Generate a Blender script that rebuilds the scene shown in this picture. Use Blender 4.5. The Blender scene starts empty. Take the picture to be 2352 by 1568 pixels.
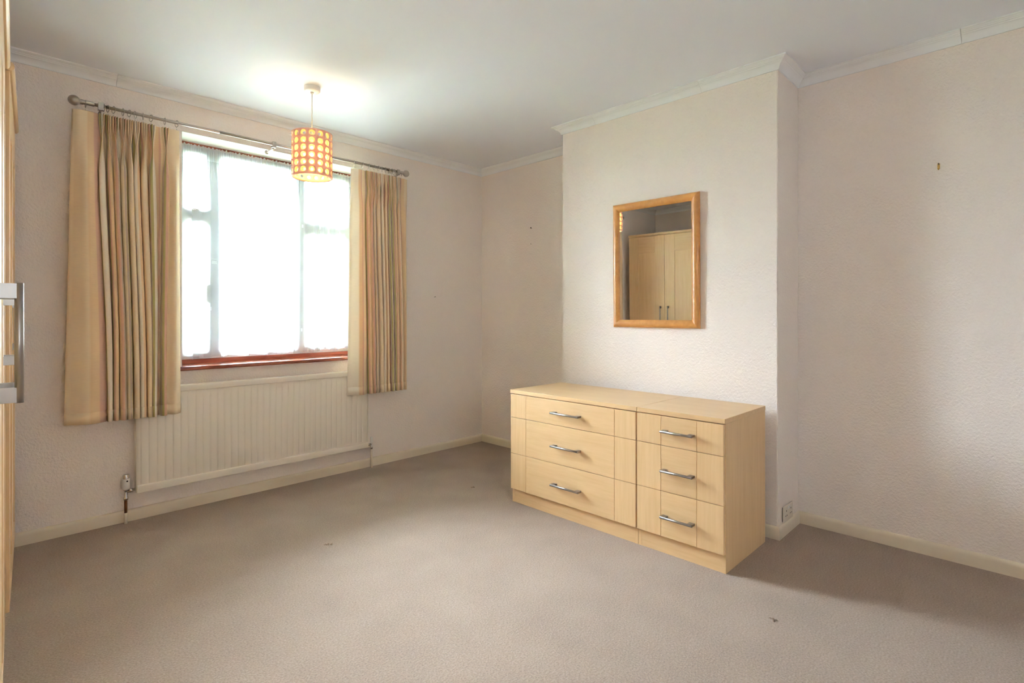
import bpy, bmesh, math, random
from mathutils import Vector, Matrix
random.seed(7)
PI = math.pi
scene = bpy.context.scene
COL = scene.collection

# ------------------------------------------------------------------ camera
cam_d = bpy.data.cameras.new('camera')
cam = bpy.data.objects.new('camera', cam_d)
COL.objects.link(cam)
cam.location = (0, 0, 1.2)
cam.rotation_euler = (PI / 2, 0, math.radians(44.604 - 90))
cam_d.sensor_width = 36.0
cam_d.lens = 36.0 * 1230.1 / 2352
cam_d.shift_y = -(784 - 721.7) / 2352
cam_d.clip_start = 0.02
cam_d.clip_end = 200
scene.camera = cam

# ------------------------------------------------------------------ sky
world = bpy.data.worlds.new('overcast_sky')
scene.world = world
world.use_nodes = True
wn, wl = world.node_tree.nodes, world.node_tree.links
wn.clear()
w_out = wn.new('ShaderNodeOutputWorld')
w_bg = wn.new('ShaderNodeBackground')
w_tc = wn.new('ShaderNodeTexCoord')
w_sep = wn.new('ShaderNodeSeparateXYZ')
w_cl = wn.new('ShaderNodeMath'); w_cl.operation = 'MAXIMUM'; w_cl.inputs[1].default_value = 0.0
w_ma = wn.new('ShaderNodeMath'); w_ma.operation = 'MULTIPLY_ADD'
w_ma.inputs[1].default_value = 2.0; w_ma.inputs[2].default_value = 1.0      # overcast sky: three times brighter overhead than at the horizon
w_st = wn.new('ShaderNodeMath'); w_st.operation = 'MULTIPLY'; w_st.inputs[1].default_value = 78.0
w_bg.inputs['Color'].default_value = (0.77, 0.855, 1.0, 1)
wl.new(w_tc.outputs['Generated'], w_sep.inputs[0])
wl.new(w_sep.outputs['Z'], w_cl.inputs[0])
wl.new(w_cl.outputs[0], w_ma.inputs[0])
wl.new(w_ma.outputs[0], w_st.inputs[0])
wl.new(w_st.outputs[0], w_bg.inputs['Strength'])
wl.new(w_bg.outputs[0], w_out.inputs['Surface'])

# sun high to one side: it lights the garden and skims past the windows
sd = bpy.data.lights.new('sun', 'SUN'); sd.energy = 900.0; sd.angle = math.radians(2.0); sd.color = (1.0, 0.97, 0.94)
sun = bpy.data.objects.new('sun', sd); COL.objects.link(sun)
sun.rotation_euler = (math.radians(3), math.radians(-38), 0)

# sampling portal over the window opening (gives off no light of its own)
pd = bpy.data.lights.new('window_portal', 'AREA')
pd.shape = 'RECTANGLE'; pd.size = 1.30; pd.size_y = 1.46
pd.cycles.is_portal = True
portal = bpy.data.objects.new('window_portal', pd)
portal.location = (1.56, 4.10, 1.61)
portal.rotation_euler = (-PI / 2, 0, 0)
COL.objects.link(portal)
pd2 = bpy.data.lights.new('fill_window_portal', 'AREA')  # portal for the added window behind the camera; emits nothing
pd2.shape = 'RECTANGLE'; pd2.size = 0.48; pd2.size_y = 0.77
pd2.cycles.is_portal = True
portal2 = bpy.data.objects.new('fill_window_portal', pd2)
portal2.location = (0.33, -1.72, 1.725)
portal2.rotation_euler = (PI / 2, 0, 0)
COL.objects.link(portal2)

# ------------------------------------------------------------------ exposure
vs = scene.view_settings
vs.view_transform = 'Standard'; vs.look = 'None'; vs.gamma = 1.0
vs.use_curve_mapping = False
vs.exposure = 1.32
cy = scene.cycles
cy.use_denoising = True
cy.use_light_tree = False
cy.max_bounces = 8; cy.diffuse_bounces = 6; cy.glossy_bounces = 4
cy.transmission_bounces = 8; cy.transparent_max_bounces = 8
cy.use_adaptive_sampling = True; cy.adaptive_threshold = 0.06; cy.adaptive_min_samples = 16
cy.sample_clamp_indirect = 8.0
cy.caustics_reflective = False; cy.caustics_refractive = False

# ------------------------------------------------------------------ materials
def mat(name, col, rough=0.6, spec=0.5, metal=0.0):
    m = bpy.data.materials.new(name)
    m.use_nodes = True
    b = m.node_tree.nodes['Principled BSDF']
    b.inputs['Base Color'].default_value = (*col, 1)
    b.inputs['Roughness'].default_value = rough
    b.inputs['Metallic'].default_value = metal
    b.inputs['Specular IOR Level'].default_value = spec
    return m

def nodes(m):
    return m.node_tree.nodes, m.node_tree.links, m.node_tree.nodes['Principled BSDF']

def add_bump(m, scale, strength, dist, detail=3.0, stretch=(1, 1, 1), rough=0.6):
    n, l, b = nodes(m)
    tc = n.new('ShaderNodeTexCoord'); mp = n.new('ShaderNodeMapping')
    mp.inputs['Scale'].default_value = stretch
    nz = n.new('ShaderNodeTexNoise'); nz.inputs['Scale'].default_value = scale
    nz.inputs['Detail'].default_value = detail; nz.inputs['Roughness'].default_value = rough
    bp = n.new('ShaderNodeBump'); bp.inputs['Strength'].default_value = strength
    bp.inputs['Distance'].default_value = dist
    l.new(tc.outputs['Object'], mp.inputs[0]); l.new(mp.outputs[0], nz.inputs['Vector'])
    l.new(nz.outputs['Fac'], bp.inputs['Height']); l.new(bp.outputs[0], b.inputs['Normal'])
    return nz

def wood(name, c1, c2, stretch, rough=0.38, scale=9.0):
    m = mat(name, c1, rough)
    n, l, b = nodes(m)
    tc = n.new('ShaderNodeTexCoord'); mp = n.new('ShaderNodeMapping')
    mp.inputs['Scale'].default_value = stretch
    nz = n.new('ShaderNodeTexNoise'); nz.inputs['Scale'].default_value = scale
    nz.inputs['Detail'].default_value = 5.0; nz.inputs['Roughness'].default_value = 0.55
    nz2 = n.new('ShaderNodeTexNoise'); nz2.inputs['Scale'].default_value = 3.2
    nz2.inputs['Detail'].default_value = 2.0
    mx = n.new('ShaderNodeMath'); mx.operation = 'MULTIPLY_ADD'; mx.inputs[1].default_value = 0.6
    rp = n.new('ShaderNodeValToRGB')
    rp.color_ramp.elements[0].position = 0.55; rp.color_ramp.elements[0].color = (*c2, 1)
    rp.color_ramp.elements[1].position = 1.0; rp.color_ramp.elements[1].color = (*c1, 1)
    l.new(tc.outputs['Object'], mp.inputs[0]); l.new(mp.outputs[0], nz.inputs['Vector'])
    l.new(mp.outputs[0], nz2.inputs['Vector'])
    l.new(nz.outputs['Fac'], mx.inputs[0]); l.new(nz2.outputs['Fac'], mx.inputs[2])
    l.new(mx.outputs[0], rp.inputs[0]); l.new(rp.outputs[0], b.inputs['Base Color'])
    return m

M = {}
M['wall'] = mat('cream_woodchip_paper', (0.905, 0.82, 0.758), 0.75, 0.25)
add_bump(M['wall'], 85, 0.8, 0.006, 2.0)
M['plaster'] = mat('white_reveal_paint', (0.84, 0.82, 0.75), 0.6, 0.3)
add_bump(M['plaster'], 30, 0.1, 0.003)
M['ceiling'] = mat('white_ceiling_paint', (0.89, 0.92, 0.985), 0.8, 0.2)
add_bump(M['ceiling'], 20, 0.08, 0.003)
M['coving'] = mat('white_coving_paint', (0.89, 0.90, 0.91), 0.55, 0.3)
M['skirting'] = mat('cream_gloss_paint', (0.78, 0.68, 0.53), 0.3, 0.5)
add_bump(M['skirting'], 14, 0.08, 0.004)
M['rad'] = mat('cream_radiator_enamel', (0.86, 0.79, 0.69), 0.35, 0.5)
M['upvc'] = mat('white_upvc', (0.85, 0.87, 0.9), 0.35, 0.5)
M['mahogany'] = wood('mahogany_varnish', (0.30, 0.085, 0.045), (0.16, 0.04, 0.022), (1.5, 12, 12), 0.22)
M['maple_v'] = wood('maple_upright_grain', (0.73, 0.50, 0.27), (0.675, 0.445, 0.225), (14, 14, 1.0), 0.36)
M['maple_h'] = wood('maple_level_grain', (0.725, 0.495, 0.265), (0.665, 0.435, 0.22), (14, 1.0, 14), 0.36)
M['beech'] = wood('beech_frame_varnish', (0.56, 0.255, 0.07), (0.45, 0.19, 0.05), (7, 7, 7), 0.3)
M['dark'] = mat('shade_and_mark_black', (0.02, 0.014, 0.01), 0.8)  # black for shade in the socket gap and slots, and the valve mark
M['steel'] = mat('brushed_steel', (0.39, 0.36, 0.33), 0.40, 0.5, 1.0)
M['pewter'] = mat('brushed_nickel', (0.50, 0.45, 0.40), 0.34, 0.5, 1.0)
M['chrome'] = mat('chrome', (0.75, 0.74, 0.73), 0.15, 0.5, 1.0)
M['copper'] = mat('tarnished_copper', (0.20, 0.085, 0.035), 0.45, 0.5, 0.7)
M['brass'] = mat('brass', (0.55, 0.34, 0.10), 0.35, 0.5, 1.0)
M['white'] = mat('white_plastic', (0.82, 0.80, 0.76), 0.35)
M['socket'] = mat('aged_cream_plastic', (0.74, 0.66, 0.56), 0.4)
M['mirror'] = mat('mirror_silver', (0.90, 0.90, 0.89), 0.015, 0.5, 1.0)
M['nail'] = mat('dull_nail', (0.10, 0.075, 0.05), 0.6, 0.5, 0.4)
M['lint'] = mat('brown_fluff', (0.27, 0.19, 0.13), 0.9)

def carpet():
    m = mat('beige_cut_pile', (0.52, 0.40, 0.30), 0.95, 0.1)
    n, l, b = nodes(m)
    tc = n.new('ShaderNodeTexCoord')
    n1 = n.new('ShaderNodeTexNoise'); n1.inputs['Scale'].default_value = 150; n1.inputs['Detail'].default_value = 3; n1.inputs['Roughness'].default_value = 0.7
    n2 = n.new('ShaderNodeTexNoise'); n2.inputs['Scale'].default_value = 4.0; n2.inputs['Detail'].default_value = 5
    mx = n.new('ShaderNodeMath'); mx.operation = 'MULTIPLY_ADD'; mx.inputs[1].default_value = 0.22
    rp = n.new('ShaderNodeValToRGB')
    e = rp.color_ramp.elements
    e[0].position = 0.40; e[0].color = (0.22, 0.155, 0.113, 1)
    e[1].position = 0.80; e[1].color = (0.41, 0.305, 0.23, 1)
    x = e.new(0.60); x.color = (0.315, 0.224, 0.163, 1)
    l.new(tc.outputs['Object'], n1.inputs['Vector']); l.new(tc.outputs['Object'], n2.inputs['Vector'])
    l.new(n2.outputs['Fac'], mx.inputs[0]); l.new(n1.outputs['Fac'], mx.inputs[2])
    l.new(mx.outputs[0], rp.inputs[0]); l.new(rp.outputs[0], b.inputs['Base Color'])
    bp = n.new('ShaderNodeBump'); bp.inputs['Strength'].default_value = 0.7; bp.inputs['Distance'].default_value = 0.006
    l.new(n1.outputs['Fac'], bp.inputs['Height']); l.new(bp.outputs[0], b.inputs['Normal'])
    b.inputs['Sheen Weight'].default_value = 0.25
    b.inputs['Sheen Roughness'].default_value = 0.6
    return m
M['carpet'] = carpet()

def curtain_fabric():
    m = mat('striped_curtain_cloth', (0.7, 0.55, 0.35), 0.75, 0.25)
    n, l, b = nodes(m)
    uv = n.new('ShaderNodeUVMap'); sp = n.new('ShaderNodeSeparateXYZ')
    fr = n.new('ShaderNodeMath'); fr.operation = 'FRACT'
    sc = n.new('ShaderNodeMath'); sc.operation = 'MULTIPLY'; sc.inputs[1].default_value = 1 / 0.46
    rp = n.new('ShaderNodeValToRGB')
    cream = (0.86, 0.70, 0.49); pale = (0.90, 0.81, 0.66); tan = (0.80, 0.58, 0.35)
    rose = (0.72, 0.45, 0.33); olive = (0.48, 0.41, 0.17); taupe = (0.54, 0.42, 0.33)
    stops = [(0.0, cream), (0.20, cream), (0.22, tan), (0.28, tan), (0.29, rose), (0.34, rose), (0.35, taupe), (0.38, taupe),
             (0.39, olive), (0.43, olive), (0.44, pale), (0.58, pale), (0.60, tan), (0.64, tan), (0.645, rose), (0.66, rose),
             (0.665, cream), (0.74, cream), (0.75, taupe), (0.79, taupe), (0.80, olive), (0.83, olive), (0.84, rose), (0.88, rose),
             (0.89, tan), (0.95, tan), (0.97, cream)]
    e = rp.color_ramp.elements
    e[0].position = stops[0][0]; e[0].color = (*stops[0][1], 1)
    e[1].position = stops[-1][0]; e[1].color = (*stops[-1][1], 1)
    for p, c in stops[1:-1]:
        k = e.new(p); k.color = (*c, 1)
    l.new(uv.outputs[0], sp.inputs[0]); l.new(sp.outputs['X'], sc.inputs[0]); l.new(sc.outputs[0], fr.inputs[0])
    l.new(fr.outputs[0], rp.inputs[0])
    # woven slub: fine level threads
    mp = n.new('ShaderNodeMapping'); mp.inputs['Scale'].default_value = (30, 420, 1)
    nz = n.new('ShaderNodeTexNoise'); nz.inputs['Scale'].default_value = 1.0; nz.inputs['Detail'].default_value = 2
    l.new(uv.outputs[0], mp.inputs[0]); l.new(mp.outputs[0], nz.inputs['Vector'])
    mix = n.new('ShaderNodeMix'); mix.data_type = 'RGBA'; mix.blend_type = 'MULTIPLY'
    mr = n.new('ShaderNodeMapRange'); mr.inputs['To Min'].default_value = 0.9; mr.inputs['To Max'].default_value = 1.1
    l.new(nz.outputs['Fac'], mr.inputs['Value'])
    mix.inputs['Factor'].default_value = 1.0
    l.new(rp.outputs[0], mix.inputs['A']); l.new(mr.outputs[0], mix.inputs['B'])
    l.new(mix.outputs['Result'], b.inputs['Base Color'])
    tr = n.new('ShaderNodeBsdfTranslucent'); l.new(mix.outputs['Result'], tr.inputs['Color'])
    ms = n.new('ShaderNodeMixShader'); ms.inputs[0].default_value = 0.13
    out = n['Material Output']
    l.new(b.outputs[0], ms.inputs[1]); l.new(tr.outputs[0], ms.inputs[2]); l.new(ms.outputs[0], out.inputs['Surface'])
    return m
M['curtain'] = curtain_fabric()

def sheer_fabric():
    m = bpy.data.materials.new('white_voile'); m.use_nodes = True
    n, l = m.node_tree.nodes, m.node_tree.links
    n.clear()
    out = n.new('ShaderNodeOutputMaterial')
    tp = n.new('ShaderNodeBsdfTransparent'); tp.inputs[0].default_value = (0.97, 0.98, 1, 1)
    df = n.new('ShaderNodeBsdfDiffuse'); df.inputs[0].default_value = (0.86, 0.88, 0.90, 1)
    tl = n.new('ShaderNodeBsdfTranslucent'); tl.inputs[0].default_value = (0.86, 0.88, 0.90, 1)
    ma = n.new('ShaderNodeMixShader'); ma.inputs[0].default_value = 0.85
    l.new(df.outputs[0], ma.inputs[1]); l.new(tl.outputs[0], ma.inputs[2])
    # woven squares (cloth coordinates in metres) and a denser gathered heading
    uv = n.new('ShaderNodeUVMap'); sp = n.new('ShaderNodeSeparateXYZ')
    l.new(uv.outputs[0], sp.inputs[0])
    def mth(op, a, bv=None, c=None):
        k = n.new('ShaderNodeMath'); k.operation = op
        for i, v in enumerate((a, bv, c)):
            if v is None: continue
            if isinstance(v, (int, float)): k.inputs[i].default_value = v
            else: l.new(v, k.inputs[i])
        return k.outputs[0]
    row = mth('FLOOR', mth('DIVIDE', sp.outputs['Y'], 0.155))
    shift = mth('MULTIPLY', row, 0.117)
    fx = mth('FRACT', mth('DIVIDE', mth('ADD', sp.outputs['X'], shift), 0.30))
    fy = mth('FRACT', mth('DIVIDE', sp.outputs['Y'], 0.155))
    inx = mth('LESS_THAN', fx, 0.10); iny = mth('LESS_THAN', fy, 0.16)
    sq = mth('MULTIPLY', inx, iny)
    head = mth('GREATER_THAN', sp.outputs['Y'], 1.30)
    weave = mth('ADD', mth('MULTIPLY', sq, 0.30), mth('MULTIPLY', head, 0.25))
    opac = mth('ADD', weave, 0.72)
    mb = n.new('ShaderNodeMixShader')
    l.new(opac, mb.inputs[0]); l.new(tp.outputs[0], mb.inputs[1]); l.new(ma.outputs[0], mb.inputs[2])
    l.new(mb.outputs[0], out.inputs['Surface'])
    return m
M['sheer'] = sheer_fabric()

def pane_glass():
    m = bpy.data.materials.new('window_glass'); m.use_nodes = True
    n, l = m.node_tree.nodes, m.node_tree.links
    n.clear()
    out = n.new('ShaderNodeOutputMaterial')
    tp = n.new('ShaderNodeBsdfTransparent'); tp.inputs[0].default_value = (0.95, 0.98, 0.97, 1)
    gl = n.new('ShaderNodeBsdfGlossy'); gl.inputs['Roughness'].default_value = 0.0
    fr = n.new('ShaderNodeFresnel'); fr.inputs[0].default_value = 1.45
    mx = n.new('ShaderNodeMixShader')
    l.new(fr.outputs[0], mx.inputs[0]); l.new(tp.outputs[0], mx.inputs[1]); l.new(gl.outputs[0], mx.inputs[2])
    l.new(mx.outputs[0], out.inputs['Surface'])
    return m
M['glass'] = pane_glass()

def frosted_glass():
    m = bpy.data.materials.new('frosted_glass'); m.use_nodes = True
    n, l = m.node_tree.nodes, m.node_tree.links
    n.clear()
    out = n.new('ShaderNodeOutputMaterial')
    tl = n.new('ShaderNodeBsdfTranslucent'); tl.inputs[0].default_value = (0.93, 0.95, 0.95, 1)
    df = n.new('ShaderNodeBsdfDiffuse'); df.inputs[0].default_value = (0.9, 0.92, 0.92, 1)
    mx = n.new('ShaderNodeMixShader'); mx.inputs[0].default_value = 0.15
    l.new(tl.outputs[0], mx.inputs[1]); l.new(df.outputs[0], mx.inputs[2]); l.new(mx.outputs[0], out.inputs['Surface'])
    return m
M['frosted'] = frosted_glass()

def shade_mat(name, col, transl):
    m = mat(name, col, 0.6, 0.3)
    n, l, b = nodes(m)
    tr = n.new('ShaderNodeBsdfTranslucent'); tr.inputs[0].default_value = (*col, 1)
    ms = n.new('ShaderNodeMixShader'); ms.inputs[0].default_value = transl
    l.new(b.outputs[0], ms.inputs[1]); l.new(tr.outputs[0], ms.inputs[2])
    l.new(ms.outputs[0], n['Material Output'].inputs['Surface'])
    return m
M['shade_pink'] = shade_mat('dusky_pink_card', (0.90, 0.62, 0.53), 0.34)
M['shade_cream'] = shade_mat('cream_liner', (0.90, 0.76, 0.45), 0.55)
bulb_m = bpy.data.materials.new('lit_bulb'); bulb_m.use_nodes = True
_b = bulb_m.node_tree.nodes['Principled BSDF']
_b.inputs['Base Color'].default_value = (1, 0.9, 0.7, 1)
_b.inputs['Emission Color'].default_value = (1.0, 0.77, 0.46, 1)
_b.inputs['Emission Strength'].default_value = 32.0
M['bulb'] = bulb_m

def foliage(name, c1, c2):
    m = mat(name, c1, 0.6, 0.3)
    n, l, b = nodes(m)
    tc = n.new('ShaderNodeTexCoord')
    nz = n.new('ShaderNodeTexNoise'); nz.inputs['Scale'].default_value = 2.5; nz.inputs['Detail'].default_value = 4
    rp = n.new('ShaderNodeValToRGB')
    rp.color_ramp.elements[0].position = 0.35; rp.color_ramp.elements[0].color = (*c1, 1)
    rp.color_ramp.elements[1].position = 0.7; rp.color_ramp.elements[1].color = (*c2, 1)
    l.new(tc.outputs['Object'], nz.inputs['Vector']); l.new(nz.outputs['Fac'], rp.inputs[0]); l.new(rp.outputs[0], b.inputs['Base Color'])
    return m
M['lawn'] = foliage('lawn_green', (0.10, 0.17, 0.05), (0.16, 0.24, 0.08))
M['hedge'] = foliage('hedge_green', (0.05, 0.10, 0.035), (0.12, 0.19, 0.07))
M['leaf'] = foliage('tree_green', (0.07, 0.12, 0.05), (0.16, 0.23, 0.10))
M['paving'] = mat('pale_paving', (0.62, 0.60, 0.56), 0.85)
M['bark'] = mat('bark', (0.10, 0.075, 0.055), 0.9)

# ------------------------------------------------------------------ mesh helpers
def box(bm, x0, x1, y0, y1, z0, z1):
    v = [bm.verts.new(p) for p in ((x0, y0, z0), (x1, y0, z0), (x1, y1, z0), (x0, y1, z0),
                                   (x0, y0, z1), (x1, y0, z1), (x1, y1, z1), (x0, y1, z1))]
    fs = []
    for f in ((0, 3, 2, 1), (4, 5, 6, 7), (0, 1, 5, 4), (1, 2, 6, 5), (2, 3, 7, 6), (3, 0, 4, 7)):
        fs.append(bm.faces.new([v[i] for i in f]))
    return fs

def rbox(x0, x1, y0, y1, z0, z1, r=0.0015, seg=2):
    bm = bmesh.new(); box(bm, x0, x1, y0, y1, z0, z1)
    if r > 0:
        bmesh.ops.bevel(bm, geom=bm.edges[:], offset=r, segments=seg, affect='EDGES', profile=0.5)
    return bm

def tube(bm, pts, r, n=12, cap=True, closed=False):
    pts = [Vector(p) for p in pts]
    rings = []
    N = len(pts)
    rs = r if isinstance(r, (list, tuple)) else [r] * N
    up = None
    for i, p in enumerate(pts):
        if closed: d = (pts[(i + 1) % N] - pts[i - 1]).normalized()
        else: d = (pts[min(i + 1, N - 1)] - pts[max(i - 1, 0)]).normalized()
        if up is None:
            a = Vector((0, 0, 1)) if abs(d.z) < 0.9 else Vector((1, 0, 0))
            up = (a - d * a.dot(d)).normalized()
        else:
            up = (up - d * up.dot(d)).normalized()
        s = d.cross(up)
        rings.append([bm.verts.new(p + (up * math.cos(2 * PI * k / n) + s * math.sin(2 * PI * k / n)) * rs[i]) for k in range(n)])
    M_ = N if closed else N - 1
    for i in range(M_):
        a, b = rings[i], rings[(i + 1) % N]
        for k in range(n):
            f = bm.faces.new((a[k], a[(k + 1) % n], b[(k + 1) % n], b[k])); f.smooth = True
    if cap and not closed:
        bm.faces.new(rings[0][::-1]); bm.faces.new(rings[-1])

def lathe(bm, axis_pt, prof, n=32, axis='z'):
    """prof: list of (radius, height)"""
    rings = []
    c = Vector(axis_pt)
    for r, h in prof:
        ring = []
        for k in range(n):
            t = 2 * PI * k / n
            if axis == 'z': p = Vector((r * math.cos(t), r * math.sin(t), h))
            elif axis == 'x': p = Vector((h, r * math.cos(t), r * math.sin(t)))
            else: p = Vector((r * math.sin(t), h, r * math.cos(t)))
            ring.append(bm.verts.new(c + p))
        rings.append(ring)
    for a, b in zip(rings, rings[1:]):
        for k in range(n):
            f = bm.faces.new((a[k], a[(k + 1) % n], b[(k + 1) % n], b[k])); f.smooth = True
    for ring, rev in ((rings[0], True), (rings[-1], False)):
        if prof[0 if rev else -1][0] > 1e-6:
            bm.faces.new(ring[::-1] if rev else ring)

def sweep(bm, path, prof, side=1):
    """path: list of plan points (x, y); prof: list of (out, z), out measured from the wall into the room
    (to the left of the walking direction when side = 1); mitred at corners."""
    P = [Vector(p) for p in path]
    N = len(P)
    offs = []
    for i in range(N):
        dirs = []
        if i > 0: dirs.append((P[i] - P[i - 1]).normalized())
        if i < N - 1: dirs.append((P[i + 1] - P[i]).normalized())
        ns = [Vector((-d.y, d.x)) * side for d in dirs]
        if len(ns) == 2:
            m = (ns[0] + ns[1]); m = m / (m.dot(ns[0]))
        else: m = ns[0]
        offs.append(m)
    return P, offs

def sweep_piece(bm, a, oa, b, ob, prof):
    """one straight length: plan points a, b with their mitre offsets"""
    va = [bm.verts.new((a.x + oa.x * o, a.y + oa.y * o, z)) for o, z in prof]
    vb = [bm.verts.new((b.x + ob.x * o, b.y + ob.y * o, z)) for o, z in prof]
    n = len(prof)
    for k in range(n):
        bm.faces.new((va[k], va[(k + 1) % n], vb[(k + 1) % n], vb[k]))
    bm.faces.new(va[::-1]); bm.faces.new(vb)

ORI = {}
def obj(name, bm, m, parent=None, smooth=None, local=False):
    if isinstance(bm, bpy.types.Mesh): me = bm
    else:
        bmesh.ops.recalc_face_normals(bm, faces=bm.faces[:])
        if parent is not None and not local and parent.name in ORI:
            bmesh.ops.translate(bm, verts=bm.verts[:], vec=-ORI[parent.name])
        me = bpy.data.meshes.new(name); bm.to_mesh(me); bm.free()
    if smooth is not None:
        me.polygons.foreach_set('use_smooth', [True] * len(me.polygons))
        if smooth < 180 and hasattr(me, 'set_sharp_from_angle'):
            me.set_sharp_from_angle(angle=math.radians(smooth))
    me.materials.append(m)
    o = bpy.data.objects.new(name, me); COL.objects.link(o)
    if parent is not None:
        o.parent = parent
        if parent.name in ORI: ORI[o.name] = ORI[parent.name]
    return o

def tag(o, label, cat=None, group=None, kind=None):
    o['label'] = label
    if cat: o['category'] = cat
    if group: o['group'] = group
    if kind: o['kind'] = kind
    return o

def thing(name, label, cat, loc=(0, 0, 0), rotz=0.0, group=None):
    o = bpy.data.objects.new(name, None); COL.objects.link(o)
    o.empty_display_size = 0.1
    o.location = loc; o.rotation_euler = (0, 0, rotz)
    ORI[o.name] = Vector(loc)
    return tag(o, label, cat, group)

def struct(name, bm, m, label, parent=None):
    o = obj(name, bm, m, parent)
    o['kind'] = 'structure'; o['label'] = label
    return o

# ------------------------------------------------------------------ room shell
YW = 3.775            # window wall
XA, XC, XB = 3.42, 3.03, 3.365   # left alcove, chimney breast, right alcove
YC0, YC1 = 0.997, 2.473          # chimney breast edges
XL, YS = -0.62, -1.60            # wardrobe wall and the wall behind the camera
H = 2.56
WX0, WX1, WZ0, WZ1 = 0.92, 2.20, 0.86, 2.334   # window opening
T = 0.30

b = bmesh.new(); box(b, XL - .1, XA + .3, YS - .1, YW + T, -0.12, 0.0)
floor = struct('floor', b, M['carpet'], 'beige cut pile carpet over the whole floor')
b = bmesh.new(); box(b, XL - .1, XA + .3, YS - .1, YW + T, H, H + 0.12)
struct('ceiling', b, M['ceiling'], 'white painted ceiling')
b = bmesh.new()
box(b, XL - .1, WX0, YW, YW + T, 0, H); box(b, WX1, XA + .3, YW, YW + T, 0, H)
box(b, WX0, WX1, YW, YW + T, 0, WZ0); box(b, WX0, WX1, YW, YW + T, WZ1, H)
struct('wall_back', b, M['wall'], 'cream papered wall around the window')
b = bmesh.new()
box(b, XA, XA + .3, YC1, YW, 0, H)
struct('wall_right', b, M['wall'], 'cream alcove wall between window wall and chimney breast')
b = bmesh.new(); box(b, XC, XA + .3, YC0, YC1, 0, H)
bmesh.ops.bevel(b, geom=[e for e in b.edges if abs(e.verts[0].co.z - e.verts[1].co.z) > 1 and e.verts[0].co.x < XC + .01], offset=0.004, segments=3, affect='EDGES')
struct('wall_chimney_breast', b, M['wall'], 'cream textured chimney breast projecting into the room')
b = bmesh.new(); box(b, XB, XA + .3, YS, YC0, 0, H)
struct('wall_right_alcove', b, M['wall'], 'cream alcove wall right of the chimney breast')
b = bmesh.new(); box(b, XL - .1, XL, YS, YW, 0, H)
struct('wall_left', b, M['wall'], 'cream wall behind the wardrobes')
b = bmesh.new()
SX0, SX1, SZ0, SZ1 = 0.10, 0.56, 1.35, 2.10       # added frosted window, lets fill daylight in from behind the camera
box(b, XL - .1, SX0, YS - .1, YS, 0, H); box(b, SX1, XA + .3, YS - .1, YS, 0, H)
box(b, SX0, SX1, YS - .1, YS, 0, SZ0); box(b, SX0, SX1, YS - .1, YS, SZ1, H)
struct('wall_front', b, M['wall'], 'cream wall behind the camera')

# coving, in lengths with hairline joints
cov = bpy.data.objects.new('trim_1', None); COL.objects.link(cov)
cov['kind'] = 'structure'; cov['label'] = 'white stepped coving between walls and ceiling'
prof = [(0.0, H), (0.0, H - 0.056), (0.007, H - 0.056), (0.010, H - 0.049), (0.012, H - 0.043), (0.018, H - 0.034), (0.028, H - 0.026),
        (0.034, H - 0.024), (0.037, H - 0.019), (0.041, H - 0.018), (0.044, H - 0.0135), (0.049, H - 0.0125), (0.053, H - 0.008), (0.058, H - 0.007), (0.058, H)]
path = [(XB, YS), (XB, YC0), (XC, YC0), (XC, YC1), (XA, YC1), (XA, YW), (XL, YW), (XL, YS)]
P, offs = sweep(None, path, prof, side=1)
joints = {0: [0.34, 0.72], 2: [0.285, 0.80], 5: [0.10, 0.40, 0.70], 6: [0.3, 0.6]}
for i in range(len(P) - 1):
    cuts = [0.0] + joints.get(i, []) + [1.0]
    d = (P[i + 1] - P[i]); L = d.length; dn = d / L; nrm = Vector((-dn.y, dn.x))
    for c0, c1 in zip(cuts, cuts[1:]):
        a = P[i] + d * c0 + (dn * 0.0007 if c0 > 0 else Vector((0, 0)))
        e = P[i] + d * c1 - (dn * 0.0007 if c1 < 1 else Vector((0, 0)))
        bb = bmesh.new()
        sweep_piece(bb, a, offs[i] if c0 == 0 else nrm, e, offs[i + 1] if c1 == 1 else nrm, prof)
        obj('coving_length', bb, M['coving'], cov, smooth=40)

# skirting boards
sp_ = [(0.0, 0.0), (0.0, 0.068), (0.004, 0.068), (0.009, 0.064), (0.012, 0.057), (0.0135, 0.048), (0.0135, 0.0)]
bname = ['baseboard_right_alcove', 'baseboard_chimney_side', 'baseboard_chimney', 'baseboard_chimney_return', 'baseboard_right', 'baseboard_back']
for i in range(6):
    bb = bmesh.new()
    sweep_piece(bb, P[i], offs[i], P[i + 1], offs[i + 1], sp_)
    o = obj(bname[i], bb, M['skirting'], None, smooth=40)
    o['kind'] = 'structure'; o['label'] = 'low cream painted skirting board'

# ------------------------------------------------------------------ window
win = bpy.data.objects.new('window_1', None); COL.objects.link(win)
win['kind'] = 'structure'; win['label'] = 'white three-light window in a mahogany subframe'
b = bmesh.new(); t = 0.004
box(b, WX0, WX0 + t, YW + .001, YW + T, WZ0, WZ1); box(b, WX1 - t, WX1, YW + .001, YW + T, WZ0, WZ1)
box(b, WX0, WX1, YW + .001, YW + T, WZ1 - t, WZ1)
obj('reveal_plaster', b, M['plaster'], win)
FX0, FX1 = WX0 + t, WX1 - t
FZ1 = WZ1 - t
b = rbox(WX0 - .02, WX1 + .02, 3.735, YW, 0.853, 0.878, 0.008, 4)
bmesh.ops.translate(b, verts=b.verts[:], vec=(0, 0, 0))
obj('sill_nosing', b, M['mahogany'], win, smooth=50)
b = rbox(FX0, FX1, 3.765, 3.985, 0.853, 0.874, 0.002)
obj('sill_board', b, M['mahogany'], win)
b = bmesh.new()
y0, y1 = 3.975, 4.06
box(b, FX0, FX1, y0, y1, 0.874, 0.905); box(b, FX0, FX1, y0, y1, FZ1 - .028, FZ1)
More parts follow.
